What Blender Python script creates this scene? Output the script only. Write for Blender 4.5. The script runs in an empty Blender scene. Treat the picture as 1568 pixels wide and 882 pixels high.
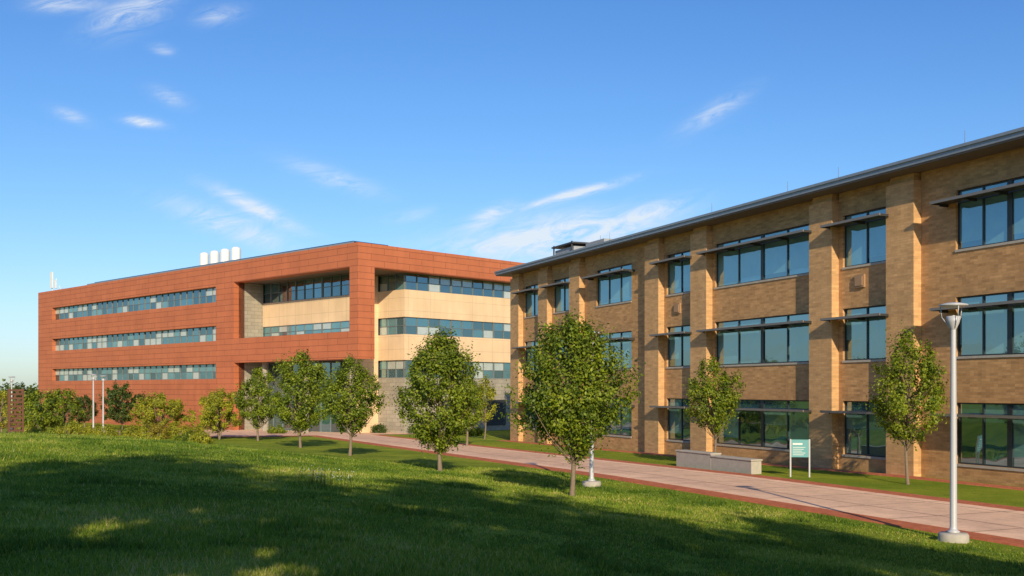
import bpy, math, random
import numpy as np
from mathutils import Vector, Matrix
random.seed(4)
sc = bpy.context.scene
COL = sc.collection
H = 3.75

# ------------------------------------------------------------------ frames
Wp = np.array([17.2, 45.8]); D = np.array([-0.3931, 0.9195]); N = np.array([-0.9195, -0.3931])
MR = Matrix(((D[0], N[0], 0, Wp[0]), (D[1], N[1], 0, Wp[1]), (0, 0, 1, 0), (0, 0, 0, 1)))
LA = np.array([-0.719, 0.695]); LN = np.array([-0.695, -0.719]); LP = np.array([-14.6, 99.0])
ML = Matrix(((LA[0], LN[0], 0, LP[0]), (LA[1], LN[1], 0, LP[1]), (0, 0, 1, 0), (0, 0, 0, 1)))

def sstep(x, a, b):
    t = np.clip((x - a) / (b - a), 0, 1)
    return t * t * (3 - 2 * t)

def ground(X, Y):
    X = np.asarray(X, float); Y = np.asarray(Y, float)
    w = (X - Wp[0]) * N[0] + (Y - Wp[1]) * N[1]
    z = -0.0115 * np.clip(Y - 45, 0, 65)
    m = 2.05 * sstep(w, 13.0, 36.0) * (1 - sstep(Y, 34, 86))
    und = 0.05 * np.sin(X * 0.31 + 1.0) * np.cos(Y * 0.23) * sstep(w, 15, 24)
    return z + m + und

# ------------------------------------------------------------------ node helpers
def new_mat(name):
    m = bpy.data.materials.new(name); m.use_nodes = True
    nt = m.node_tree; nt.nodes.clear()
    out = nt.nodes.new('ShaderNodeOutputMaterial')
    return m, nt, out

class G:
    def __init__(s, nt): s.nt = nt
    def n(s, t, **k):
        nd = s.nt.nodes.new(t)
        for a, b in k.items(): setattr(nd, a, b)
        return nd
    def l(s, a, b): s.nt.links.new(a, b)
    def setin(s, sock, v):
        if isinstance(v, bpy.types.NodeSocket): s.l(v, sock)
        else: sock.default_value = v
    def math(s, op, a, b=0.0, c=None):
        nd = s.n('ShaderNodeMath', operation=op)
        s.setin(nd.inputs[0], a); s.setin(nd.inputs[1], b)
        if c is not None: s.setin(nd.inputs[2], c)
        return nd.outputs[0]
    def vmath(s, op, a, b):
        nd = s.n('ShaderNodeVectorMath', operation=op)
        s.setin(nd.inputs[0], a); s.setin(nd.inputs[1], b)
        return nd.outputs[0]
    def mix(s, f, a, b, bt='MIX'):
        nd = s.n('ShaderNodeMixRGB', blend_type=bt)
        s.setin(nd.inputs[0], f)
        for i, v in ((1, a), (2, b)):
            if isinstance(v, tuple) and len(v) == 3: v = (*v, 1)
            s.setin(nd.inputs[i], v)
        return nd.outputs[0]
    def noise(s, vec, scale, detail=4, rough=0.55, dist=0.0):
        nd = s.n('ShaderNodeTexNoise')
        if vec is not None: s.l(vec, nd.inputs['Vector'])
        nd.inputs['Scale'].default_value = scale; nd.inputs['Detail'].default_value = detail
        nd.inputs['Roughness'].default_value = rough; nd.inputs['Distortion'].default_value = dist
        return nd.outputs[0]
    def ramp(s, f, stops):
        nd = s.n('ShaderNodeValToRGB'); s.l(f, nd.inputs[0])
        e = nd.color_ramp.elements
        while len(e) < len(stops): e.new(0.5)
        for i, (p, c) in enumerate(stops):
            e[i].position = p
            if not isinstance(c, tuple): c = (c, c, c)
            e[i].color = (*c, 1)
        return nd.outputs[0]
    def comb(s, x, y, z):
        nd = s.n('ShaderNodeCombineXYZ')
        for i, v in enumerate((x, y, z)): s.setin(nd.inputs[i], v)
        return nd.outputs[0]
    def obj(s):
        return s.n('ShaderNodeTexCoord').outputs['Object']
    def pos(s):
        return s.n('ShaderNodeNewGeometry').outputs['Position']
    def sep(s, v):
        nd = s.n('ShaderNodeSeparateXYZ'); s.l(v, nd.inputs[0]); return nd.outputs
    def bsdf(s, col, rough=0.7, metal=0.0, spec=0.5, bump=None, bstr=0.3, bdist=0.02):
        p = s.n('ShaderNodeBsdfPrincipled')
        if isinstance(col, tuple) and len(col) == 3: col = (*col, 1)
        s.setin(p.inputs['Base Color'], col); s.setin(p.inputs['Roughness'], rough)
        p.inputs['Metallic'].default_value = metal
        p.inputs['Specular IOR Level'].default_value = spec
        if bump is not None:
            b = s.n('ShaderNodeBump'); b.inputs['Strength'].default_value = bstr; b.inputs['Distance'].default_value = bdist
            s.l(bump, b.inputs['Height']); s.l(b.outputs[0], p.inputs['Normal'])
        return p.outputs[0]

def simple(name, col, rough=0.6, metal=0.0, var=0.15, scale=3.0, spec=0.5):
    m, nt, out = new_mat(name); g = G(nt)
    nz = g.noise(g.obj(), scale, 5)
    c = g.mix(nz, tuple(x * (1 - var) for x in col), tuple(min(1, x * (1 + var)) for x in col))
    g.l(g.bsdf(c, rough, metal, spec), out.inputs[0]); return m

def brick_mat(name, c1, c2, mortar, bw, bh, ms, band=0.25, rough=0.85, off=0.5, bump=0.25, speck=0.0):
    m, nt, out = new_mat(name); g = G(nt)
    o = g.obj(); x, y, z = g.sep(o)
    xy = g.math('ADD', x, y)
    v = g.comb(xy, z, 0.0)
    b = g.n('ShaderNodeTexBrick'); g.l(v, b.inputs['Vector'])
    b.offset = off
    b.inputs['Color1'].default_value = (*c1, 1); b.inputs['Color2'].default_value = (*c2, 1)
    b.inputs['Mortar'].default_value = (*mortar, 1); b.inputs['Scale'].default_value = 1
    b.inputs['Brick Width'].default_value = bw; b.inputs['Row Height'].default_value = bh
    b.inputs['Mortar Size'].default_value = ms; b.inputs['Bias'].default_value = 0
    sv = g.comb(g.math('MULTIPLY', xy, 2.0), g.math('MULTIPLY', z, 5.0), 0.0)
    nz = g.noise(sv, 2.6, 6, 0.8)
    f = g.ramp(nz, [(0.3, 1 - band), (0.7, 1 + band * 0.6)])
    c = g.mix(1.0, b.outputs['Color'], f, 'MULTIPLY')
    if speck > 0:   # individual darker / lighter bricks
        wn = g.n('ShaderNodeTexWhiteNoise', noise_dimensions='2D')
        row = g.math('FLOOR', g.math('DIVIDE', z, bh))
        g.l(g.comb(g.math('FLOOR', g.math('ADD', g.math('DIVIDE', xy, bw), g.math('MULTIPLY', row, 0.5))), row, 0.0), wn.inputs['Vector'])
        c = g.mix(1.0, c, g.ramp(wn.outputs[0], [(0.0, 1 - speck), (0.3, 1.0), (0.8, 1.0), (1.0, 1 + speck * 0.8)]), 'MULTIPLY')
    n2 = g.noise(o, 0.35, 3)
    c = g.mix(1.0, c, g.ramp(n2, [(0.3, 0.9), (0.7, 1.06)]), 'MULTIPLY')
    n3 = g.noise(g.comb(g.math('MULTIPLY', xy, 1.6), g.math('MULTIPLY', z, 0.12), 0.0), 1.0, 5, 0.6)
    c = g.mix(1.0, c, g.ramp(n3, [(0.3, 0.92), (0.6, 1.02)]), 'MULTIPLY')
    g.l(g.bsdf(c, rough, 0, 0.3, b.outputs['Fac'], -bump, 0.01), out.inputs[0]); return m

def glass_mat(name, col, refl=0.35, tint=(0.64, 0.88, 0.95), wob=0.012):
    m, nt, out = new_mat(name); g = G(nt)
    nz = g.noise(g.obj(), 0.9, 2)
    d = g.n('ShaderNodeBsdfDiffuse')
    g.l(g.mix(nz, tuple(c * 0.75 for c in col), tuple(c * 1.25 for c in col)), d.inputs[0])
    gl = g.n('ShaderNodeBsdfGlossy'); gl.inputs['Roughness'].default_value = 0.02
    gl.inputs['Color'].default_value = (*tint, 1)
    b = g.n('ShaderNodeBump'); b.inputs['Strength'].default_value = 1.0; b.inputs['Distance'].default_value = wob
    g.l(g.noise(g.obj(), 0.8, 1), b.inputs['Height']); g.l(b.outputs[0], gl.inputs['Normal'])
    mx = g.n('ShaderNodeMixShader'); mx.inputs[0].default_value = refl
    g.l(d.outputs[0], mx.inputs[1]); g.l(gl.outputs[0], mx.inputs[2]); g.l(mx.outputs[0], out.inputs[0])
    return m

# ------------------------------------------------------------------ materials
M_brick = brick_mat('tan_brick', (0.62, 0.355, 0.155), (0.48, 0.262, 0.108), (0.48, 0.31, 0.17), 0.40, 0.11, 0.009, 0.17, bump=0.5, speck=0.2)
M_pier = brick_mat('tan_brick_pier', (0.68, 0.41, 0.19), (0.56, 0.325, 0.145), (0.52, 0.35, 0.2), 0.40, 0.11, 0.009, 0.14, bump=0.5, speck=0.16)
M_red = brick_mat('terracotta_panel', (0.52, 0.165, 0.075), (0.485, 0.15, 0.068), (0.24, 0.075, 0.038), 3.2, 0.62, 0.025, 0.06, 0.6, 0.5, 0.3)
M_cream = brick_mat('cream_panel', (0.82, 0.60, 0.38), (0.80, 0.58, 0.365), (0.58, 0.43, 0.28), 3.0, 1.3, 0.02, 0.05, 0.7, 0.0)
M_stone = brick_mat('grey_stone_block', (0.42, 0.38, 0.31), (0.33, 0.30, 0.245), (0.24, 0.22, 0.18), 0.9, 0.4, 0.02, 0.15)
M_dark = simple('dark_interior', (0.03, 0.03, 0.032))
M_soffit = simple('soffit_panel', (0.16, 0.13, 0.11))
M_fascia = simple('fascia_metal', (0.26, 0.30, 0.34), 0.45, 0.3)
M_frame = simple('window_frame_dark', (0.045, 0.055, 0.06), 0.4, 0.4)
M_framel = simple('window_frame_grey', (0.20, 0.23, 0.24), 0.45, 0.3)
M_shade = simple('sunshade_metal', (0.07, 0.07, 0.072), 0.5, 0.5)
M_shade_l = simple('sunshade_edge', (0.24, 0.22, 0.20), 0.5, 0.4)
M_g1 = glass_mat('glass_teal', (0.03, 0.10, 0.13), 0.40)
M_g2 = glass_mat('glass_blind', (0.12, 0.26, 0.29), 0.30)
M_g3 = glass_mat('glass_dark', (0.015, 0.03, 0.036), 0.34)
M_g4 = glass_mat('glass_pale', (0.50, 0.53, 0.50), 0.25)
M_white = simple('white_painted_metal', (0.78, 0.78, 0.77), 0.4, 0.0, 0.05)
M_pole = simple('pole_light_grey', (0.50, 0.51, 0.54), 0.4, 0.1, 0.05)
M_conc = simple('cast_concrete', (0.42, 0.39, 0.34), 0.85, 0, 0.25, 6)
M_solar = simple('solar_panel', (0.04, 0.10, 0.22), 0.2, 0.3)
M_rust = simple('rusted_steel', (0.14, 0.06, 0.035), 0.8, 0.2, 0.3)
M_teal = simple('sign_teal', (0.12, 0.36, 0.38), 0.5, 0, 0.05)
M_bark = simple('bark', (0.22, 0.165, 0.12), 0.9, 0, 0.35, 12)
M_bulb = simple('lamp_lens', (0.6, 0.6, 0.58), 0.2)

def leaf_mat(name, dark, light, trans=0.3):
    m, nt, out = new_mat(name); g = G(nt)
    a = g.n('ShaderNodeAttribute'); a.attribute_name = 'leafcol'
    c = g.mix(a.outputs['Fac'], dark, light)
    p = g.bsdf(c, 0.5, 0, 0.35)
    t = g.n('ShaderNodeBsdfTranslucent'); g.l(g.mix(1.0, c, (1.3, 1.35, 0.6), 'MULTIPLY'), t.inputs[0])
    mx = g.n('ShaderNodeMixShader'); mx.inputs[0].default_value = trans
    g.l(p, mx.inputs[1]); g.l(t.outputs[0], mx.inputs[2]); g.l(mx.outputs[0], out.inputs[0]); return m
L_pear = leaf_mat('pear_leaf', (0.055, 0.105, 0.010), (0.34, 0.40, 0.026))
L_dark = leaf_mat('dark_leaf', (0.03, 0.065, 0.014), (0.13, 0.18, 0.03))
L_yel = leaf_mat('yellowgreen_leaf', (0.17, 0.20, 0.018), (0.50, 0.48, 0.035))
L_gold = leaf_mat('golden_leaf', (0.22, 0.19, 0.03), (0.5, 0.4, 0.05))
m, nt, out = new_mat('grass_blade'); g = G(nt)
a = g.n('ShaderNodeAttribute'); a.attribute_name = 'leafcol'
c = g.ramp(a.outputs['Fac'], [(0.0, (0.07, 0.15, 0.012)), (0.55, (0.22, 0.33, 0.028)), (0.88, (0.42, 0.47, 0.05)), (1.0, (0.58, 0.51, 0.17))])
p_ = g.bsdf(c, 0.5, 0, 0.35); t_ = g.n('ShaderNodeBsdfTranslucent'); g.l(c, t_.inputs[0])
mx = g.n('ShaderNodeMixShader'); mx.inputs[0].default_value = 0.4
g.l(p_, mx.inputs[1]); g.l(t_.outputs[0], mx.inputs[2]); g.l(mx.outputs[0], out.inputs[0])
L_grass = m

# ------------------------------------------------------------------ mesh helpers
class MB:
    def __init__(s): s.v = []; s.f = []; s.m = []
    def box(s, x0, x1, y0, y1, z0, z1, mi=0):
        x0, x1 = min(x0, x1), max(x0, x1); y0, y1 = min(y0, y1), max(y0, y1); z0, z1 = min(z0, z1), max(z0, z1)
        b = len(s.v)
        s.v += [(x0, y0, z0), (x1, y0, z0), (x1, y1, z0), (x0, y1, z0), (x0, y0, z1), (x1, y0, z1), (x1, y1, z1), (x0, y1, z1)]
        for q in ((0, 3, 2, 1), (4, 5, 6, 7), (0, 1, 5, 4), (1, 2, 6, 5), (2, 3, 7, 6), (3, 0, 4, 7)):
            s.f.append(tuple(b + i for i in q)); s.m.append(mi)
    def lathe(s, cx, cy, prof, n=20, mi=0):
        b = len(s.v)
        for r, z in prof:
            for i in range(n):
                a = 2 * math.pi * i / n
                s.v.append((cx + r * math.cos(a), cy + r * math.sin(a), z))
        for j in range(len(prof) - 1):
            for i in range(n):
                k = (i + 1) % n
                s.f.append((b + j * n + i, b + j * n + k, b + (j + 1) * n + k, b + (j + 1) * n + i)); s.m.append(mi)
    def rod(s, p, q, r0, r1, n=8, mi=0):
        p = Vector(p); q = Vector(q); d = (q - p).normalized()
        a = d.orthogonal().normalized(); c = d.cross(a); b = len(s.v)
        for P, r in ((p, r0), (q, r1)):
            for i in range(n):
                t = 2 * math.pi * i / n
                s.v.append(tuple(P + a * (r * math.cos(t)) + c * (r * math.sin(t))))
        for i in range(n):
            k = (i + 1) % n
            s.f.append((b + i, b + k, b + n + k, b + n + i)); s.m.append(mi)
        s.f.append(tuple(b + i for i in range(n))[::-1]); s.m.append(mi)
        s.f.append(tuple(b + n + i for i in range(n))); s.m.append(mi)
    def obj(s, name, mats, parent=None, smooth=False, mat=None):
        me = bpy.data.meshes.new(name); me.from_pydata(s.v, [], s.f)
        for m in mats: me.materials.append(m)
        me.polygons.foreach_set('material_index', s.m)
        if smooth: me.polygons.foreach_set('use_smooth', [True] * len(s.f))
        me.update()
        o = bpy.data.objects.new(name, me); COL.objects.link(o)
        if parent: o.parent = parent
        if mat: o.matrix_world = mat
        return o

def empty(name, mat=None):
    e = bpy.data.objects.new(name, None); COL.objects.link(e)
    if mat: e.matrix_world = mat
    return e

def poly_mesh(name, V, F, MI=None, mats=(), col=None, smooth=False):
    me = bpy.data.meshes.new(name)
    V = np.ascontiguousarray(V, dtype=np.float32); F = np.ascontiguousarray(F, dtype=np.int32)
    me.vertices.add(len(V)); me.vertices.foreach_set('co', V.ravel())
    k = F.shape[1]
    me.loops.add(F.size); me.loops.foreach_set('vertex_index', F.ravel())
    me.polygons.add(len(F)); me.polygons.foreach_set('loop_start', np.arange(0, F.size, k, dtype=np.int32))
    for m in mats: me.materials.append(m)
    if MI is not None: me.polygons.foreach_set('material_index', np.asarray(MI, dtype=np.int32))
    if smooth: me.polygons.foreach_set('use_smooth', [True] * len(F))
    me.update(calc_edges=True)
    if col is not None:
        ca = me.color_attributes.new('leafcol', 'FLOAT_COLOR', 'POINT')
        c4 = np.ones((len(V), 4), np.float32); c4[:, 0] = c4[:, 1] = c4[:, 2] = col
        ca.data.foreach_set('color', c4.ravel())
    return me

def tube(path, radii, n=7):
    V = []; F = []
    P = [Vector(p) for p in path]
    for i, p in enumerate(P):
        d = (P[min(i + 1, len(P) - 1)] - P[max(i - 1, 0)]).normalized()
        a = Vector((1, 0, 0)) if abs(d.x) < 0.8 else Vector((0, 1, 0))
        a = (a - d * a.dot(d)).normalized(); c = d.cross(a)
        for k in range(n):
            t = 2 * math.pi * k / n
            V.append(p + (a * math.cos(t) + c * math.sin(t)) * radii[i])
    for i in range(len(P) - 1):
        for k in range(n):
            j = (k + 1) % n
            F.append((i * n + k, i * n + j, (i + 1) * n + j, (i + 1) * n + k))
    return np.array([tuple(v) for v in V]), np.array(F)

def leaves(rng, C, size, outward=None):
    n = len(C)
    nrm = rng.normal(size=(n, 3))
    if outward is not None: nrm = nrm * 0.6 + outward * 1.0
    nrm[:, 2] += 0.25
    nrm /= np.linalg.norm(nrm, axis=1, keepdims=True) + 1e-9
    t = rng.normal(size=(n, 3)); t[:, 2] -= 0.5
    t -= nrm * (t * nrm).sum(1, keepdims=True); t /= np.linalg.norm(t, axis=1, keepdims=True) + 1e-9
    b = np.cross(nrm, t)
    L = size * rng.uniform(0.7, 1.3, (n, 1))
    V = np.empty((n, 4, 3))
    V[:, 0] = C - t * L * 0.5; V[:, 1] = C + b * L * 0.3 + nrm * L * 0.06
    V[:, 2] = C + t * L * 0.5; V[:, 3] = C - b * L * 0.3 + nrm * L * 0.06
    return V.reshape(-1, 3), np.arange(n * 4).reshape(n, 4)

def tree_mesh(name, seed, top, base, R, nclump, nleaf, lsize, leafm, trunk_r=0.09, shape=0.8, crad=0.30, power=0.6, multi=False, wild=1.0, egg=False):
    rng = np.random.default_rng(seed)
    hh = top - base
    ph = rng.uniform(0, 6.28, 6)
    if egg:
        pk = 0.42
        def prof(t):
            t = np.clip(t, 0.01, 0.995)
            return np.where(t < pk, np.sin(np.pi / 2 * t / pk) ** 0.6, (1 - (np.clip(t - pk, 0, 1) / (1 - pk)) ** 2.1) ** 0.75)
    else:
        prof = lambda t: np.sin(np.pi * np.clip(t, 0.02, 0.985) ** shape) ** power
    def rad(t, a):
        lump = 1 + wild * (0.10 * np.sin(2 * a + ph[0] + 3 * t) + 0.09 * np.sin(3 * a + ph[1] - 7 * t) + 0.09 * np.sin(5 * a + ph[2] + 9 * t))
        return R * 0.90 * prof(t) * lump
    tt = rng.uniform(0.0, 1.0, nclump * 6); tt = tt[rng.random(len(tt)) < prof(tt) * 0.93 + 0.07][:nclump]
    nclump = len(tt); t = tt
    a = rng.uniform(0, 2 * np.pi, nclump)
    rr = rad(t, a) * rng.uniform(0.10, 1.0, nclump) ** 0.5
    out_ex = rng.random(nclump) < 0.10
    rr[out_ex] *= 1.13
    C = np.stack([rr * np.cos(a), rr * np.sin(a), base + t * hh], 1)
    Vs = []; Fs = []; Ms = []; Cs = []; off = 0
    def add(V, F, mi, col):
        nonlocal off
        Vs.append(V); Fs.append(F + off); Ms.append(np.full(len(F), mi)); Cs.append(col); off += len(V)
    bend = rng.uniform(-0.12, 0.12, 2)
    zs = np.linspace(-0.15, base + hh * 0.82, 9)
    stems = 1 if not multi else 4
    for st in range(stems):
        lean = rng.uniform(-0.35, 0.35, 2) * (1 if multi else 0)
        path = [(bend[0] * math.sin(z * 1.1) + lean[0] * z, bend[1] * math.sin(z * 1.3) + lean[1] * z, z) for z in zs]
        rd = [trunk_r * (1.25 if i == 0 else 1.0) * (1 - 0.85 * max(0, z) / zs[-1]) + 0.008 for i, z in enumerate(zs)]
        V, F = tube(path, rd, 8); add(V, F, 0, np.zeros(len(V)))
    idx = rng.choice(nclump, min(nclump, 60), replace=False)
    for i in idx:
        c = C[i]; z0 = max(base * 0.75, c[2] - np.hypot(c[0], c[1]) * rng.uniform(0.8, 1.4))
        z0 = min(z0, zs[-1])
        p0 = np.array([bend[0] * math.sin(z0 * 1.1), bend[1] * math.sin(z0 * 1.3), z0])
        mid = p0 * 0.45 + c * 0.55 + np.array([0, 0, -0.10 * np.hypot(c[0], c[1])])
        V, F = tube([p0, mid, c], [trunk_r * 0.34, trunk_r * 0.2, 0.006], 5); add(V, F, 0, np.zeros(len(V)))
    per = max(4, nleaf // nclump)
    K = np.repeat(np.arange(nclump), per)
    cr = crad * rng.uniform(0.55, 1.3, nclump)
    ax = C - np.array([0, 0, base - 0.3 * hh]); ax[:, 2] = np.abs(ax[:, 2]) * 0.7; ax += rng.normal(size=ax.shape) * 0.35
    ax /= np.linalg.norm(ax, axis=1, keepdims=True)
    offv = rng.normal(size=(len(K), 3)) * 0.42 * cr[K][:, None]
    offv += ax[K] * (rng.normal(size=(len(K), 1)) * 0.5 * cr[K][:, None])
    P = C[K] + offv
    o = P - np.array([0, 0, base + hh * 0.4]); o /= np.linalg.norm(o, axis=1, keepdims=True) + 1e-9
    lo = offv / (np.linalg.norm(offv, axis=1, keepdims=True) + 1e-9)
    V, F = leaves(rng, P, lsize, o * 0.55 + lo * 0.55)
    cc = rng.random(nclump)
    col = np.clip(0.15 + 0.5 * cc[K] + rng.normal(size=len(K)) * 0.2, 0, 1)
    add(V, F, 1, np.repeat(col, 4))
    return poly_mesh(name, np.concatenate(Vs), np.concatenate(Fs), np.concatenate(Ms), (M_bark, leafm), np.concatenate(Cs))

def put(name, me, x, y, rz=0.0, sc_=1.0, dz=0.0):
    o = bpy.data.objects.new(name, me); COL.objects.link(o)
    o.location = (x, y, float(ground(x, y)) + dz); o.rotation_euler = (0, 0, rz); o.scale = (sc_,) * 3
    return o

# ------------------------------------------------------------------ ground
def axis(a, b, fine, far):
    core = np.arange(a, b + fine * 0.5, fine)
    lo = []; st = fine; x = a
    while x > -far: st *= 1.35; x -= st; lo.append(x)
    hi = []; st = fine; x = b
    while x < far: st *= 1.35; x += st; hi.append(x)
    return np.array(lo[::-1] + list(core) + hi)
gx = axis(-80, 60, 1.0, 3000); gy = axis(-40, 130, 1.0, 3500)
XX, YY = np.meshgrid(gx, gy); ZZ = ground(XX, YY)
V = np.stack([XX.ravel(), YY.ravel(), ZZ.ravel()], 1)
nx = len(gx); ii = np.arange(len(gy) - 1)[:, None] * nx + np.arange(nx - 1)[None]
F = np.stack([ii, ii + 1, ii + nx + 1, ii + nx], -1).reshape(-1, 4)
m, nt, out = new_mat('lawn_soil_and_grass'); g = G(nt); p = g.pos()
n1 = g.noise(p, 0.28, 4, 0.6); n2 = g.noise(p, 2.2, 5, 0.7); n3 = g.noise(p, 14.0, 4, 0.8); n4 = g.noise(p, 0.8, 6, 0.75)
c = g.mix(g.ramp(n1, [(0.35, 0.0), (0.68, 1.0)]), (0.17, 0.26, 0.018), (0.35, 0.40, 0.035))
c = g.mix(g.ramp(n2, [(0.5, 0.0), (0.78, 0.65)]), c, (0.38, 0.35, 0.085))
c = g.mix(g.ramp(n4, [(0.56, 0.0), (0.72, 0.65)]), c, (0.11, 0.16, 0.025))
c = g.mix(1.0, c, g.ramp(n3, [(0.25, 0.5), (0.72, 1.35)]), 'MULTIPLY')
g.l(g.bsdf(c, 0.95, 0, 0.1, n3, 0.9, 0.06), out.inputs[0])
me = poly_mesh('ground', V, F, None, (m,), smooth=True)
go = bpy.data.objects.new('ground', me); COL.objects.link(go)

# grass blades (one mesh)
rng = np.random.default_rng(1)
NB = 620000
Yb = 5.5 + 44 * rng.random(NB) ** 1.4
Xb = (rng.random(NB) * 2 - 1) * (0.56 * Yb + 2.0)
def fbm(x, y, seed, f0=0.35, oct_=5):
    r = np.random.default_rng(seed); s = 0; a = 1; f = f0
    for _ in range(oct_):
        for _k in range(3):
            th = r.uniform(0, 6.28); s = s + a * np.sin(f * (x * np.cos(th) + y * np.sin(th)) + r.uniform(0, 6.28)) / 3
        f *= 1.9; a *= 0.72
    return s
wb = (Xb - Wp[0]) * N[0] + (Yb - Wp[1]) * N[1]
thin = fbm(Xb, Yb, 21, 0.9, 5)
k = (wb > 13.35) & ((thin < 0.45) | (rng.random(NB) < 0.4)); Xb = Xb[k]; Yb = Yb[k]; thin = thin[k]; nb = len(Xb)
patch = np.clip(0.5 + 0.6 * fbm(Xb, Yb, 5), 0, 1)
tuft = fbm(Xb, Yb, 9, 1.6, 4) > 0.58
hb = (0.022 + 0.03 * rng.random(nb) + 0.022 * patch + 0.085 * tuft * rng.random(nb)) * (1 + 0.006 * Yb)
wd = 0.0032 + 0.00035 * Yb
an = rng.uniform(0, 2 * np.pi, nb); la = rng.uniform(0, 2 * np.pi, nb); ln = rng.uniform(0.1, 0.85, nb) * hb
Zb = ground(Xb, Yb) - 0.005
V = np.empty((nb, 3, 3))
V[:, 0] = np.stack([Xb - np.cos(an) * wd, Yb - np.sin(an) * wd, Zb], 1)
V[:, 1] = np.stack([Xb + np.cos(an) * wd, Yb + np.sin(an) * wd, Zb], 1)
V[:, 2] = np.stack([Xb + np.cos(la) * ln, Yb + np.sin(la) * ln, Zb + hb], 1)
colb = np.clip(0.12 + 0.55 * patch - 0.22 * tuft + 0.2 * (thin > 0.3) + rng.normal(size=nb) * 0.2 + 0.5 * (rng.random(nb) < 0.07), 0, 1)
me = poly_mesh('lawn', V.reshape(-1, 3), np.arange(nb * 3).reshape(nb, 3), None, (L_grass,), np.repeat(colb, 3))
o = bpy.data.objects.new('lawn_grass', me); COL.objects.link(o)

# ------------------------------------------------------------------ walk
def strip(name, s0, s1, w0, w1, lift, mat, step=1.0, wn=None, thick=True):
    ss = np.arange(s0, s1 + 0.01, step); wn = wn or max(1, int((w1 - w0)))
    ws = np.linspace(w0, w1, wn + 1)
    S, Wm = np.meshgrid(ss, ws)
    X = Wp[0] + S * D[0] + Wm * N[0]; Y = Wp[1] + S * D[1] + Wm * N[1]
    Z = ground(X, Y) + lift
    V = np.stack([S.ravel(), Wm.ravel(), Z.ravel()], 1)
    n = len(ss); q = np.arange(len(ws) - 1)[:, None] * n + np.arange(n - 1)[None]
    F = np.stack([q, q + 1, q + n + 1, q + n], -1).reshape(-1, 4)
    if thick:
        for row, sg in ((0, 1), (len(ws) - 1, -1)):
            b = len(V); top = row * n + np.arange(n)
            low = V[top].copy(); low[:, 2] -= 0.12
            V = np.concatenate([V, low])
            i = np.arange(n - 1)
            q = np.stack([top[i], top[i + 1], b + i + 1, b + i], -1)
            F = np.concatenate([F, q])
    me = poly_mesh(name, V, F, None, (mat,))
    o = bpy.data.objects.new(name, me); COL.objects.link(o); o.matrix_world = MR
    return o

def paving(name, c1, c2, mort, bw, bh, ms, off):
    m, nt, out = new_mat(name); g = G(nt); o = g.obj()
    b = g.n('ShaderNodeTexBrick'); g.l(o, b.inputs['Vector']); b.offset = off
    b.inputs['Color1'].default_value = (*c1, 1); b.inputs['Color2'].default_value = (*c2, 1); b.inputs['Mortar'].default_value = (*mort, 1)
    b.inputs['Scale'].default_value = 1; b.inputs['Brick Width'].default_value = bw; b.inputs['Row Height'].default_value = bh
    b.inputs['Mortar Size'].default_value = ms
    c = g.mix(1.0, b.outputs['Color'], g.ramp(g.noise(o, 1.3, 6, 0.7), [(0.3, 0.8), (0.7, 1.12)]), 'MULTIPLY')
    c = g.mix(1.0, c, g.ramp(g.noise(o, 9, 4, 0.7), [(0.3, 0.9), (0.7, 1.06)]), 'MULTIPLY')
    g.l(g.bsdf(c, 0.85, 0, 0.3, g.noise(o, 30, 3), 0.2, 0.01), out.inputs[0]); return m
M_walk = paving('concrete_walk', (0.90, 0.59, 0.40), (0.80, 0.52, 0.36), (0.36, 0.22, 0.15), 3.0, 2.55, 0.04, 0.0)
M_pav = paving('brick_paver', (0.60, 0.18, 0.08), (0.47, 0.125, 0.06), (0.34, 0.15, 0.10), 0.22, 0.11, 0.008, 0.5)
strip('walkway', -40, 62, 7.0, 12.1, 0.030, M_walk)
strip('brick_edging', -40, 62, 12.1, 12.95, 0.034, M_pav)
strip('brick_edging', -40, 62, 6.15, 7.0, 0.034, M_pav)
strip('mow_strip', -33, 44, 0.42, 1.25, 0.03, M_pav)
strip('plaza', 62, 84, 2, 50, 0.03, M_walk, thick=False)
strip('plaza_brick_band', 60.0, 62, 12.95, 34, 0.036, M_pav, thick=False)

# ------------------------------------------------------------------ right brick building
RB = empty('tan_brick_building', MR)
wall = MB(); fr = MB(); gl = MB(); sh = MB(); pr = MB()
ZB, ZTOP = -1.0, 13.05
S0, S1 = -32.7, 43.1
piers = [-31.5, -26.3, -15.95, -10.75, -0.15, 5.05, 15.6, 20.8, 31.5, 36.9, 42.3]
PW = 0.82; PD = 0.42
rows = [(0.68, 3.2), (5.1, 7.55), (9.5, 11.95)]
openings = []
for a, b in zip(piers[:-1], piers[1:]):
    x0, x1 = a + PW, b - PW
    if b - a < 7: openings.append((x0, x1, x0 + 0.28, x1 - 0.28, 2))
    elif abs(a - 5.05) < 0.1 : openings.append((x0, x1, x0 + 0.25, x1 - 0.25, 4))
    elif abs(a - 20.8) < 0.1: openings.append((x0, x1, 24.0, 28.9, 3))
    else: openings.append((x0, x1, x0 + 1.9, x1 - 1.9, 4))
TH = 0.24
rr = random.Random(7)
for p in piers:
    pr.box(p - PW, p + PW, -0.4, PD, ZB, 12.72)
    pr.box(p - PW + 0.12, p + PW - 0.12, -0.4, PD - 0.12, 12.72, ZTOP)
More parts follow.
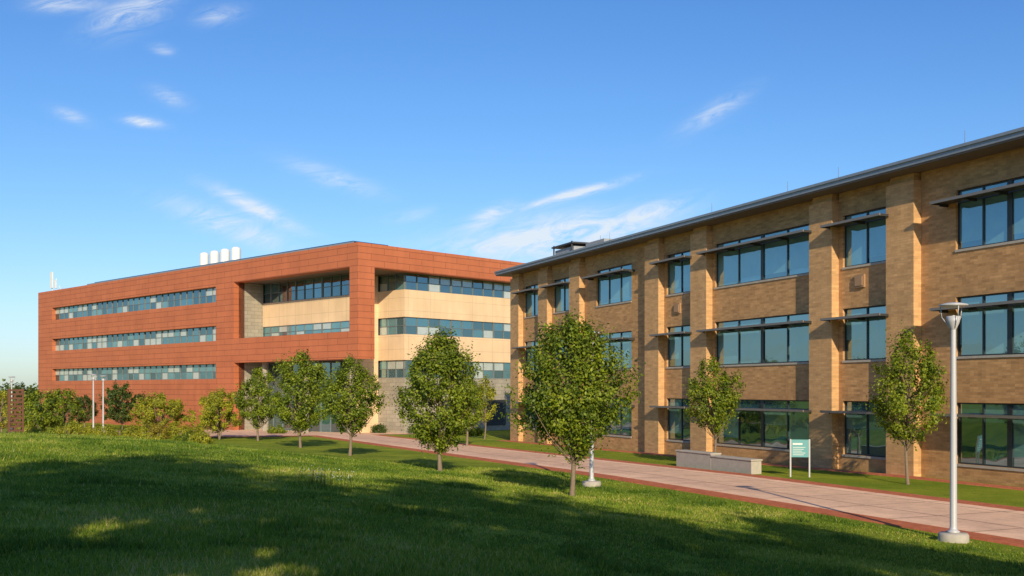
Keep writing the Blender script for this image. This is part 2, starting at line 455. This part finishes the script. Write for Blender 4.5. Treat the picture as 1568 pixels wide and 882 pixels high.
for (x0, x1, a, b, n) in openings:
    wall.box(x0, a, -TH, 0, ZB, ZTOP); wall.box(b, x1, -TH, 0, ZB, ZTOP)
    zz = [ZB] + [v for r in rows for v in r] + [ZTOP]
    for i in range(0, len(zz), 2): wall.box(a, b, -TH, 0, zz[i], zz[i + 1])
    for fl, (z0, z1) in enumerate(rows):
        zt = z1 - 0.50
        wall.box(a - 0.0, b + 0.0, 0.002, 0.05, z0 - 0.10, z0 - 0.002, 1)
        e = 0.06
        fr.box(a, b, -0.20, -0.12, z0, z0 + e); fr.box(a, b, -0.20, -0.12, z1 - e, z1)
        fr.box(a, b, -0.20, -0.10, zt - 0.04, zt + 0.04)
        fr.box(a, a + e, -0.20, -0.118, z0 + e, z1 - e); fr.box(b - e, b, -0.20, -0.118, z0 + e, z1 - e)
        wd_ = (b - a) / n
        wide = n >= 4
        for i in range(n):
            u0 = a + i * wd_; u1 = u0 + wd_
            if i:
                hw = 0.12 if (wide and i == n // 2) else 0.035
                fr.box(u0 - hw, u0 + hw, -0.20, -0.115, z0 + e, z1 - e)
            bl = rr.choice([0.0, 0.5, 0.75, 1.0, 1.0]) if fl else rr.choice([0, 0, 0.4, 0.8])
            if fl == 2: bl = rr.choice([0.85, 1.0, 1.0])
            zs_ = z0 + (zt - z0) * (1 - bl)
            if bl < 1: gl.box(u0, u1, -0.19, -0.17, z0, zs_, 2 if rr.random() < 0.5 else 0)
            if bl > 0: gl.box(u0, u1, -0.19, -0.17, zs_, zt, 1)
            gl.box(u0, u1, -0.19, -0.17, zt, z1, 1 if rr.random() < 0.6 else 0)
        sa, sb = a - 0.45, b + 0.45
        sh.box(sa, sb, 0.03, 0.90, zt - 0.005, zt + 0.03)
        sh.box(sa - 0.01, sb + 0.01, 0.90, 0.96, zt - 0.06, zt + 0.05, 1)
        nbk = max(2, n)
        for i in range(nbk + 1):
            xx = sa + 0.03 + (sb - sa - 0.06) * i / nbk
            sh.box(xx - 0.025, xx + 0.025, 0.0, 0.45, zt - 0.12, zt - 0.006)
            sh.box(xx - 0.025, xx + 0.025, 0.45, 0.898, zt - 0.07, zt - 0.006)
for s_, z_ in ((2.75, 8.75), (18.4, 8.6), (34.3, 8.6), (-13.3, 8.7)):
    wall.box(s_ - 0.32, s_ + 0.32, 0.0, 0.10, z_ - 0.3, z_ + 0.3, 2)
    wall.box(s_ - 0.24, s_ + 0.24, 0.10, 0.14, z_ - 0.22, z_ + 0.22, 2)
wall.box(S0, S1, -20, -TH - 0.01, ZB, ZTOP, 3)
wall.box(S0 - 0.04, S0 - 0.01, -20, -0.4, ZB, ZTOP, 0)
wall.box(S1 + 0.01, S1 + 0.24, -20, -0.42, ZB, ZTOP, 0)
wall.obj('walls', [M_brick, M_conc, simple('vent_box_tan', (0.36, 0.22, 0.12)), M_dark], RB)
pr.obj('piers', [M_pier], RB)
rf = MB()
rf.box(S0 - 1, S1 + 1.1, -21, 1.25, 13.05, 13.12, 1)
rf.box(S0 - 1.05, S1 + 1.15, -21.05, 1.30, 13.12, 13.30, 0)
rf.box(S0 - 1.1, S1 + 1.2, -21.1, 1.37, 13.30, 13.42, 0)
rf.box(38.8, 42.2, -6, -3.2, 13.42, 15.1, 2)
for xx in (38.8, 42.1):
    rf.box(xx, xx + 0.08, -3.1, -3.0, 13.42, 15.5, 3)
rf.box(38.6, 42.4, -6.1, -2.95, 15.3, 15.42, 3)
rf.box(34.5, 37.5, -6.5, -3.6, 13.42, 15.15, 2)
for s_ in (-4.2, 3.2, 6.9, 13.5, 25.3, 26.6):
    rf.rod((s_, 0.9, 13.4), (s_, 0.9, 14.05), 0.014, 0.008, 5, 3)
rf.obj('roof', [M_fascia, M_soffit, simple('rooftop_unit_grey', (0.3, 0.32, 0.34)), M_shade], RB)
fr.obj('window_frames', [M_frame], RB)
gl.obj('window_glass', [M_g1, M_g2, M_g3], RB)
sh.obj('sunshades', [M_shade, M_shade_l], RB)

# ------------------------------------------------------------------ left terracotta building
LB = empty('terracotta_office_building', ML)
red = MB(); cr = MB(); gg = MB(); ff = MB()
def B(mb, t0, t1, u0, u1, z0, z1, mi=0): mb.box(t0, t1, -u0, -u1, z0, z1, mi)
gz = -1.3; ZT = 17.7
B(red, 22, 25.8, 0, 0.6, gz, ZT); B(red, 70.2, 75, 0, 0.6, gz, ZT)
for z0, z1 in ((gz, 4.9), (6.6, 9.15), (10.85, 13.5), (15.25, ZT)): B(red, 25.8, 70.2, 0, 0.6, z0, z1)
B(red, 22, 22.4, 0.6, 1.3, gz, ZT)
B(red, 22.0, 74.6, 0.601, 30, gz, 17.3, 1)
B(red, 74.6, 75, 0.6, 30, gz, ZT)
B(red, 1.3, 22, 0, 1.25, 15.45, ZT); B(red, 0, 1.3, 0, 2.0, 6.65, ZT)
B(red, 1.3, 22, 0, 1.25, 6.65, 9.3); B(red, 1.3, 6, 1.25, 1.95, 6.66, 9.28, 1); B(red, 6, 22, 1.25, 3.6, 6.66, 9.28, 1)
B(red, 0, 1.2, 2.0, 45, 15.45, ZT); B(red, 1.2, 22, 1.25, 45, 15.46, 17.5, 1)
red.obj('terracotta_walls', [M_red, M_soffit], LB)
rl = random.Random(3)
def band(a0, a1, z0, z1, plane, orient, pane=1.5, pool=(0, 1, 2, 0, 3, 1), rail=0.5, heavy=3):
    def bx(mb, s0, s1, d0, d1, za, zb, mi=0):
        if orient == 'A': B(mb, s0, s1, plane - d1, plane - d0, za, zb, mi)
        else: mb.box(plane - d1, plane - d0, -s0, -s1, za, zb, mi)
    n = max(1, round((a1 - a0) / pane)); w = (a1 - a0) / n
    zr = z0 + (z1 - z0) * rail
    mi_u = rl.choice(pool)
    for i in range(n):
        s0 = a0 + i * w
        if rl.random() < 0.6: mi_u = rl.choice(pool)
        mi_l = rl.choice(pool)
        bx(gg, s0, s0 + w, 0, 0.02, z0, zr, mi_l); bx(gg, s0, s0 + w, 0, 0.02, zr, z1, mi_u)
        hw = 0.10 if i % heavy == 0 else 0.035
        bx(ff, s0 - (0 if i == 0 else hw), s0 + hw, 0.021, 0.11, z0 + 0.05, z1 - 0.05)
    bx(ff, a0, a1, 0.021, 0.08, zr - 0.03, zr + 0.03)
    bx(ff, a0, a1, 0.021, 0.12, z0, z0 + 0.05); bx(ff, a0, a1, 0.021, 0.12, z1 - 0.05, z1)
for z0, z1 in ((4.9, 6.6), (9.15, 10.85), (13.5, 15.25)): band(25.8, 70.2, z0, z1, 0.55, 'A', 1.48, (0, 1, 2, 0, 3, 2, 3))
B(cr, 6, 22, 3.6, 3.9, 10.7, 13.3); B(cr, 6, 22, 3.9, 8, gz, 15.45, 2)
band(6.05, 22, 9.3, 10.7, 3.75, 'A', 1.6, (0, 1, 3)); band(6.05, 22, 13.3, 15.45, 3.75, 'A', 1.6, (2, 2, 0))
B(cr, 21.85, 21.99, 1.3, 3.6, 9.3, 15.45, 1); B(cr, 21.85, 21.99, 1.3, 5, gz, 6.65, 1)
B(cr, 5.7, 6.0, 3.6, 7.0, gz, 15.45, 0)
for z0, z1, mi in ((11.05, 13.8, 0), (6.7, 9.3, 0), (gz, 4.9, 1)):
    B(cr, 1.5, 5.7, 7.0, 7.3, z0, z1, mi); B(cr, 1.5, 1.8, 7.3, 45, z0, z1, mi)
B(cr, 1.85, 22, 7.35, 45, gz, 15.45, 2)
for z0, z1 in ((4.9, 6.7), (9.3, 11.05), (13.8, 15.45)):
    band(1.75, 5.7, z0, z1, 7.25, 'A', 1.3); band(7.25, 45, z0, z1, 1.75, 'B', 1.6, (0, 2, 3, 3, 2), 0.5, 4)
band(6, 21.85, gz + 0.3, 6.6, 3.85, 'A', 1.7, (2, 2, 0), 0.6)
for t_ in (3.0, 10.5, 18): 
    cr.lathe(t_, -1.4, [(0.35, gz), (0.35, 6.65)], 16, 1)
for k_ in range(5):
    s_ = 12 + k_ * 6.5
    cr.box(1.44, 1.5, -s_, -(s_ + 3.0), -0.2, 2.6, 2)
cr.obj('cream_walls', [M_cream, M_stone, M_dark], LB)
gg.obj('window_glass', [M_g1, M_g2, M_g3, M_g4], LB)
ff.obj('window_frames', [M_framel], LB)
rt = MB()
B(rt, 1.4, 60, 0.5, 0.6, 17.72, 17.94, 1)
B(rt, 1.6, 58, 0.65, 5.0, 17.95, 18.05, 0)
for i in range(19): B(rt, 3 + i * 3, 3.1 + i * 3, 1, 1.1, 17.5, 17.95, 1)
for t_ in (29.0, 31.4, 33.8, 36.2):
    rt.lathe(t_, -4.5, [(0.5, 17.5), (0.5, 18.7), (0.56, 18.8), (0.56, 20.1), (0.48, 20.3), (0.25, 20.42), (0.0, 20.45)], 20, 2)
rt.rod((73, -1.2, 17.5), (73, -1.2, 20.4), 0.07, 0.07, 8, 2)
B(rt, 72.6, 73.3, 1.0, 1.15, 18.3, 20.6, 2); B(rt, 71.4, 71.8, 1.0, 1.15, 18.2, 19.4, 2)
rt.rod((71.6, -1.2, 17.5), (71.6, -1.2, 19.6), 0.05, 0.05, 8, 2)
rt.rod((70.6, -1.6, 17.6), (71.6, -1.6, 18.6), 0.04, 0.04, 6, 2); rt.rod((69.8, -1.6, 18.2), (71.6, -1.6, 18.2), 0.03, 0.03, 6, 2)
rt.obj('roof_equipment', [M_solar, M_fascia, M_white], LB)

# ------------------------------------------------------------------ street lamps
def lamp(x, y):
    mb = MB()
    mb.lathe(0, 0, [(0.0, -0.4), (0.36, -0.4), (0.36, 0.14), (0.33, 0.19), (0.0, 0.2)], 24, 1)
    mb.lathe(0, 0, [(0.0, 0.2), (0.15, 0.2), (0.15, 0.24), (0.10, 0.27), (0.085, 0.34), (0.078, 2.6), (0.062, 5.2), (0.062, 5.35), (0.10, 5.36), (0.10, 5.5), (0.05, 5.5), (0.0, 5.5)], 16, 0)
    mb.lathe(0, 0, [(0.06, 5.18), (0.14, 5.36), (0.17, 5.52), (0.155, 5.52), (0.0, 5.46)], 18, 0)
    mb.lathe(0, 0, [(0.0, 5.475), (0.13, 5.50), (0.0, 5.55)], 16, 2)
    for a in (0.5, 2.6, 4.7):
        c, s = math.cos(a), math.sin(a)
        mb.rod((0.07 * c, 0.07 * s, 5.22), (0.27 * c, 0.27 * s, 5.50), 0.014, 0.012, 6, 0)
        mb.rod((0.27 * c, 0.27 * s, 5.50), (0.30 * c, 0.30 * s, 5.76), 0.012, 0.012, 6, 0)
    mb.lathe(0, 0, [(0.0, 5.72), (0.2, 5.735), (0.33, 5.77), (0.345, 5.79), (0.33, 5.81), (0.15, 5.85), (0.0, 5.86)], 28, 0)
    o = mb.obj('street_lamp', [M_pole, M_conc, M_bulb], None, True)
    o.location = (x, y, float(ground(x, y)) + 0.02)
    return o
for px, Y in ((1460, 25.7), (906, 39.5), (597, 112), (143, 100), (158, 108), (289, 125), (303, 133), (18, 110)):
    lamp((px - 784) / 1600 * Y, Y)

# ------------------------------------------------------------------ concrete bench walls
bn = empty('concrete_bench', MR)
mb = MB()
mb.box(3.0, 6.1, 5.35, 5.9, -0.2, 0.56); mb.box(2.96, 6.12, 5.31, 5.94, 0.56, 0.64)
mb.box(6.14, 9.2, 5.35, 5.9, -0.2, 0.66); mb.box(6.13, 9.24, 5.31, 5.94, 0.66, 0.74)
o = mb.obj('bench_blocks', [M_conc], bn)
bv = o.modifiers.new('b', 'BEVEL'); bv.width = 0.02

# ------------------------------------------------------------------ campus sign
mb = MB()
mb.box(-0.42, -0.36, -0.03, 0.03, -0.2, 1.62, 1); mb.box(0.36, 0.42, -0.03, 0.03, -0.2, 1.62, 1)
mb.box(-0.36, 0.36, -0.02, 0.02, 0.85, 1.60, 0)
mb.box(-0.30, 0.10, -0.026, -0.021, 1.38, 1.45, 2)
for i in range(5): mb.box(-0.30, 0.22 - 0.07 * (i % 3), -0.026, -0.021, 1.26 - i * 0.08, 1.28 - i * 0.08, 2)
o = mb.obj('wayfinding_sign', [M_teal, M_pole, M_white])
x, y = (1225 - 784) / 1600 * 44.6, 44.6
o.location = (x, y, float(ground(x, y))); o.rotation_euler = (0, 0, math.radians(-12))

# ------------------------------------------------------------------ perforated steel column
mb = MB()
wS, hS = 0.46, 3.9
for k_ in range(14):
    z = k_ * hS / 13
    for sx in (-1, 1):
        mb.box(sx * wS - 0.04, sx * wS + 0.04, -wS, wS, z - 0.07, z + 0.07)
        mb.box(-wS + 0.04, wS - 0.04, sx * wS - 0.04, sx * wS + 0.04, z - 0.07, z + 0.07)
for sx in (-1, 1):
    for sy in (-1, 1): mb.box(sx * wS - 0.07, sx * wS + 0.07, sy * wS - 0.07, sy * wS + 0.07, -0.3, hS + 0.1)
for k_ in range(13):
    z = (k_ + 0.5) * hS / 13; q = 0.0 if k_ % 2 else 0.2
    for sy in (-1, 1):
        mb.box(q - 0.16, q, sy * wS - 0.035, sy * wS + 0.035, z - 0.08, z + 0.08)
        mb.box(sy * wS - 0.035, sy * wS + 0.035, q - 0.16, q, z - 0.08, z + 0.08)
o = mb.obj('perforated_steel_column', [M_rust])
x, y = (24 - 784) / 1600 * 78, 78
o.location = (x, y, float(ground(x, y))); o.rotation_euler = (0, 0, 0.5)

# ------------------------------------------------------------------ trees
def T(name, px, Y, top, base, R, leafm, nl, seed, ls=0.105, nc=150, tr=0.085, **kw):
    x = (px - 784) / 1600 * Y
    kw.setdefault('egg', 'power' not in kw)
    me = tree_mesh(name, seed, top, base, R, nc, nl, ls, leafm, tr, **kw)
    return put(name, me, x, Y)
T('ornamental_pear_tree', 876, 32.9, 5.5, 1.35, 1.95, L_pear, 25000, 31, 0.108, 250, 0.075, crad=0.33)
T('ornamental_pear_tree', 674, 42.3, 5.6, 1.0, 1.8, L_pear, 21000, 12, 0.118, 220, crad=0.33)
T('ornamental_pear_tree', 536, 58.5, 5.35, 1.3, 1.8, L_pear, 12500, 13, 0.135, 150, crad=0.33)
T('ornamental_pear_tree', 460, 71, 6.5, 1.3, 2.3, L_pear, 14500, 14, 0.155, 170, crad=0.38)
T('ornamental_pear_tree', 395, 85, 5.7, 1.2, 1.9, L_pear, 9000, 15, 0.17, 110)
T('ornamental_pear_tree', 1390, 41.2, 5.95, 1.7, 1.72, L_pear, 12500, 16, 0.112, 140, 0.06)
T('ornamental_pear_tree', 1092, 51.7, 5.3, 1.75, 1.5, L_pear, 10500, 17, 0.122, 120, 0.06)
T('young_maple_tree', 742, 89, 5.3, 1.4, 1.15, L_yel, 4000, 18, 0.15, 60, 0.06)
T('ornamental_pear_tree', 715, 75, 5.0, 1.3, 1.25, L_pear, 5000, 19, 0.14, 70)
T('honey_locust_tree', 336, 88, 4.0, 0.9, 2.5, L_yel, 11000, 21, 0.16, 110, 0.06, power=0.45, multi=True)
T('honey_locust_tree', 243, 92, 3.7, 0.9, 2.7, L_yel, 11000, 22, 0.16, 110, 0.06, power=0.45, multi=True)
T('oak_tree', 187, 116, 5.0, 0.9, 2.7, L_dark, 8500, 23, 0.21, 100, power=0.5)
T('oak_tree', 60, 88, 4.1, 0.6, 2.3, L_pear, 9500, 24, 0.17, 100, power=0.5)
T('oak_tree', 95, 98, 4.3, 0.6, 2.2, L_pear, 8500, 25, 0.18, 90, power=0.5)
T('oak_tree', 130, 124, 3.6, 0.8, 1.7, L_dark, 4000, 26, 0.2, 60, power=0.5)
T('oak_tree', 36, 130, 5.2, 0.8, 2.4, L_dark, 4500, 27, 0.22, 60, power=0.5)
T('oak_tree', 3, 105, 4.0, 0.6, 1.8, L_yel, 4500, 28, 0.18, 60, power=0.5)

# shrubs
def shrub(name, px, Y, R, h, leafm, seed, n=2400, ls=0.13):
    x = (px - 784) / 1600 * Y
    me = tree_mesh(name, seed, h, 0.05, R, 36, n, ls, leafm, 0.02, power=0.4, shape=0.6, crad=0.28, multi=True)
    put(name, me, x, Y)
sr = random.Random(9)
for i, px in enumerate(range(46, 318, 14)):
    Y = sr.uniform(76, 94)
    shrub('shrub', px + sr.uniform(-6, 6), Y, sr.uniform(0.9, 1.5), sr.uniform(0.6, 1.35), sr.choice([L_yel, L_pear, L_yel, L_gold, L_pear]), 50 + i)
for i, (px, Y) in enumerate(((425, 104), (560, 108), (580, 106), (640, 104), (700, 100), (728, 98))):
    shrub('shrub', px, Y, 1.0, 0.7, sr.choice([L_dark, L_pear]), 90 + i)

# distant tree mass
rng = np.random.default_rng(5)
nC = 700
xc = rng.uniform(-420, -120, nC); yc = 330 + rng.uniform(-20, 20, nC)
hc = 1 + rng.random(nC) * (2.5 + 1.0 * np.sin(xc * 0.07) + 1.0 * np.sin(xc * 0.19))
K = np.repeat(np.arange(nC), 16)
P = np.stack([xc[K], yc[K], hc[K]], 1) + rng.normal(size=(len(K), 3)) * np.array([2.2, 2.2, 0.8])
V, F = leaves(rng, P, 1.1)
me = poly_mesh('distant_trees', V, F, None, (L_dark,), np.repeat(rng.random(len(P)), 4))
o = bpy.data.objects.new('distant_trees', me); COL.objects.link(o)

# mature trees standing behind the viewpoint (their long shadows cross the lawn)
big = [tree_mesh('mature_oak_tree', 200 + i, 14.0, 3.0, 3.8, 95, 9500, 0.52, L_dark, 0.28, power=0.6, crad=0.95, wild=1.8) for i in range(2)]
for i, (x, y, s_) in enumerate(((-19.5, -8, 1.0), (-11.5, -12, 1.18), (-3.6, -8, 1.08), (4.4, -12, 1.22), (12.0, -7, 0.95), (-28, -12, 1.1), (-7.5, -24, 1.35), (9.5, -20, 1.25))):
    put('mature_oak_tree', big[i % 2], x, y, i * 1.3, s_)

# small white wildflowers
rng = np.random.default_rng(8)
cx, cy = (500 - 784) / 1600 * 24.5, 24.5
Vs = []; Fs = []; off = 0
for i in range(60):
    x = cx + rng.normal() * 0.35; y = cy + rng.normal() * 0.5; z = float(ground(x, y)); h = rng.uniform(0.15, 0.4)
    V, F = tube([(x, y, z), (x + 0.02, y, z + h)], [0.004, 0.003], 4); Vs.append(V); Fs.append(F + off); off += len(V)
Vst = np.concatenate(Vs); nst = sum(len(f) for f in Fs)
P = np.stack([cx + rng.normal(size=160) * 0.35, cy + rng.normal(size=160) * 0.5, np.zeros(160)], 1)
P[:, 2] = ground(P[:, 0], P[:, 1]) + rng.uniform(0.15, 0.42, 160)
V, F = leaves(rng, P, 0.028); Fs.append(F + off)
me = poly_mesh('wildflower_clump', np.concatenate([Vst, V]), np.concatenate(Fs), [0] * nst + [1] * len(F), (L_dark, M_white), np.ones(len(Vst) + len(V)) * 0.5)
o = bpy.data.objects.new('wildflower_clump', me); COL.objects.link(o)

# ------------------------------------------------------------------ light + sky
EL = math.radians(22); AZ = math.radians(8)
tosun = Vector((math.sin(AZ) * math.cos(EL), -math.cos(AZ) * math.cos(EL), math.sin(EL)))
sd = bpy.data.lights.new('sun', 'SUN'); sd.energy = 5.0; sd.angle = math.radians(0.5); sd.color = (1.0, 0.83, 0.56)
so = bpy.data.objects.new('sun', sd); COL.objects.link(so); so.rotation_euler = tosun.to_track_quat('Z', 'Y').to_euler()

w = bpy.data.worlds.new('World'); sc.world = w; w.use_nodes = True
nt = w.node_tree; nt.nodes.clear(); g = G(nt)
out = g.n('ShaderNodeOutputWorld'); bg = g.n('ShaderNodeBackground'); bg.inputs[1].default_value = 0.15
sky = g.n('ShaderNodeTexSky'); sky.sky_type = 'NISHITA'; sky.sun_disc = False
sky.sun_elevation = EL; sky.sun_rotation = math.radians(180) - AZ
sky.altitude = 200; sky.air_density = 1.0; sky.dust_density = 0.6; sky.ozone_density = 2.0
tc = g.n('ShaderNodeTexCoord').outputs['Generated']
x, y, z = g.sep(tc)
hs = g.n('ShaderNodeHueSaturation'); hs.inputs['Saturation'].default_value = 1.14; hs.inputs['Value'].default_value = 1.20
g.l(sky.outputs[0], hs.inputs['Color'])
s1 = g.mix(1.0, hs.outputs[0], (0.15 * 0.88, 0.15 * 0.90, 0.15 * 1.06), 'MULTIPLY')
gm = g.n('ShaderNodeGamma'); gm.inputs[1].default_value = 1.32; g.l(s1, gm.inputs[0])
den = g.vmath('ADD', g.vmath('MULTIPLY', gm.outputs[0], (0.45, 0.45, 0.42)), (1.0, 1.0, 1.0))
cmp_ = g.vmath('DIVIDE', g.vmath('MULTIPLY', gm.outputs[0], (0.90, 1.05, 1.14)), den)
skyc = g.mix(1.0, cmp_, (6.67, 6.67, 6.67), 'MULTIPLY')
ys = g.math('MAXIMUM', g.math('ABSOLUTE', y), 0.15)
u = g.math('DIVIDE', x, ys); v = g.math('DIVIDE', z, ys)
total = None
blobs = [(850, 362, 130, 27, 6, 1.35), (875, 298, 75, 6, 15, 1.0), (390, 318, 65, 11, -25, .8), (350, 345, 80, 16, -20, .8),
         (510, 272, 60, 12, -18, .5), (748, 330, 30, 9, 25, .7), (1095, 172, 48, 12, 32, .5), (205, 18, 55, 22, 25, .7),
         (220, 187, 24, 6, -8, 1.1), (110, 178, 24, 8, -20, .5), (258, 148, 25, 10, -20, .4), (335, 22, 30, 12, 10, .5),
         (100, 6, 45, 11, 0, .6), (250, 76, 16, 7, -10, .4), (1005, 322, 55, 12, 15, .6), (630, 330, 35, 8, 10, .3)]
for (bx_, by_, rx, ry, ang, wt) in blobs:
    cu, cv = (bx_ - 784) / 1600, (596 - by_) / 1600
    a = math.radians(ang); ca, sa = math.cos(a), math.sin(a)
    du = g.math('SUBTRACT', u, cu); dv = g.math('SUBTRACT', v, cv)
    p1 = g.math('MULTIPLY_ADD', du, ca * 1600 / rx, g.math('MULTIPLY', dv, sa * 1600 / rx))
    p2 = g.math('MULTIPLY_ADD', du, -sa * 1600 / ry, g.math('MULTIPLY', dv, ca * 1600 / ry))
    r2 = g.math('MULTIPLY_ADD', p1, p1, g.math('MULTIPLY', p2, p2))
    e = g.math('MULTIPLY', g.math('EXPONENT', g.math('MULTIPLY', r2, -0.9)), wt)
    total = e if total is None else g.math('ADD', total, e)
a = math.radians(14)
q1 = g.math('MULTIPLY_ADD', u, math.cos(a), g.math('MULTIPLY', v, math.sin(a)))
q2 = g.math('MULTIPLY_ADD', u, -math.sin(a), g.math('MULTIPLY', v, math.cos(a)))
nz = g.noise(g.comb(g.math('MULTIPLY', q1, 18), g.math('MULTIPLY', q2, 60), 0.0), 1.0, 9, 0.68, 1.2)
nf = g.ramp(nz, [(0.32, 0.0), (0.70, 1.0)])
cl = g.math('MINIMUM', g.math('MULTIPLY', total, g.math('MULTIPLY', nf, 1.5)), 0.85)
colr = g.mix(cl, skyc, (5.4, 5.8, 6.2))
g.l(colr, bg.inputs[0]); g.l(bg.outputs[0], out.inputs[0])

# ------------------------------------------------------------------ camera
cam = bpy.data.cameras.new('camera'); cam.sensor_width = 36; cam.lens = 1600 / 1568 * 36; cam.shift_y = 155 / 1568
cam.clip_end = 6000; cam.clip_start = 0.1
co = bpy.data.objects.new('camera', cam); COL.objects.link(co); co.location = (0, 0, H); co.rotation_euler = (math.radians(90), 0, 0)
sc.camera = co
sc.view_settings.view_transform = 'Standard'; sc.view_settings.look = 'None'; sc.view_settings.exposure = 0
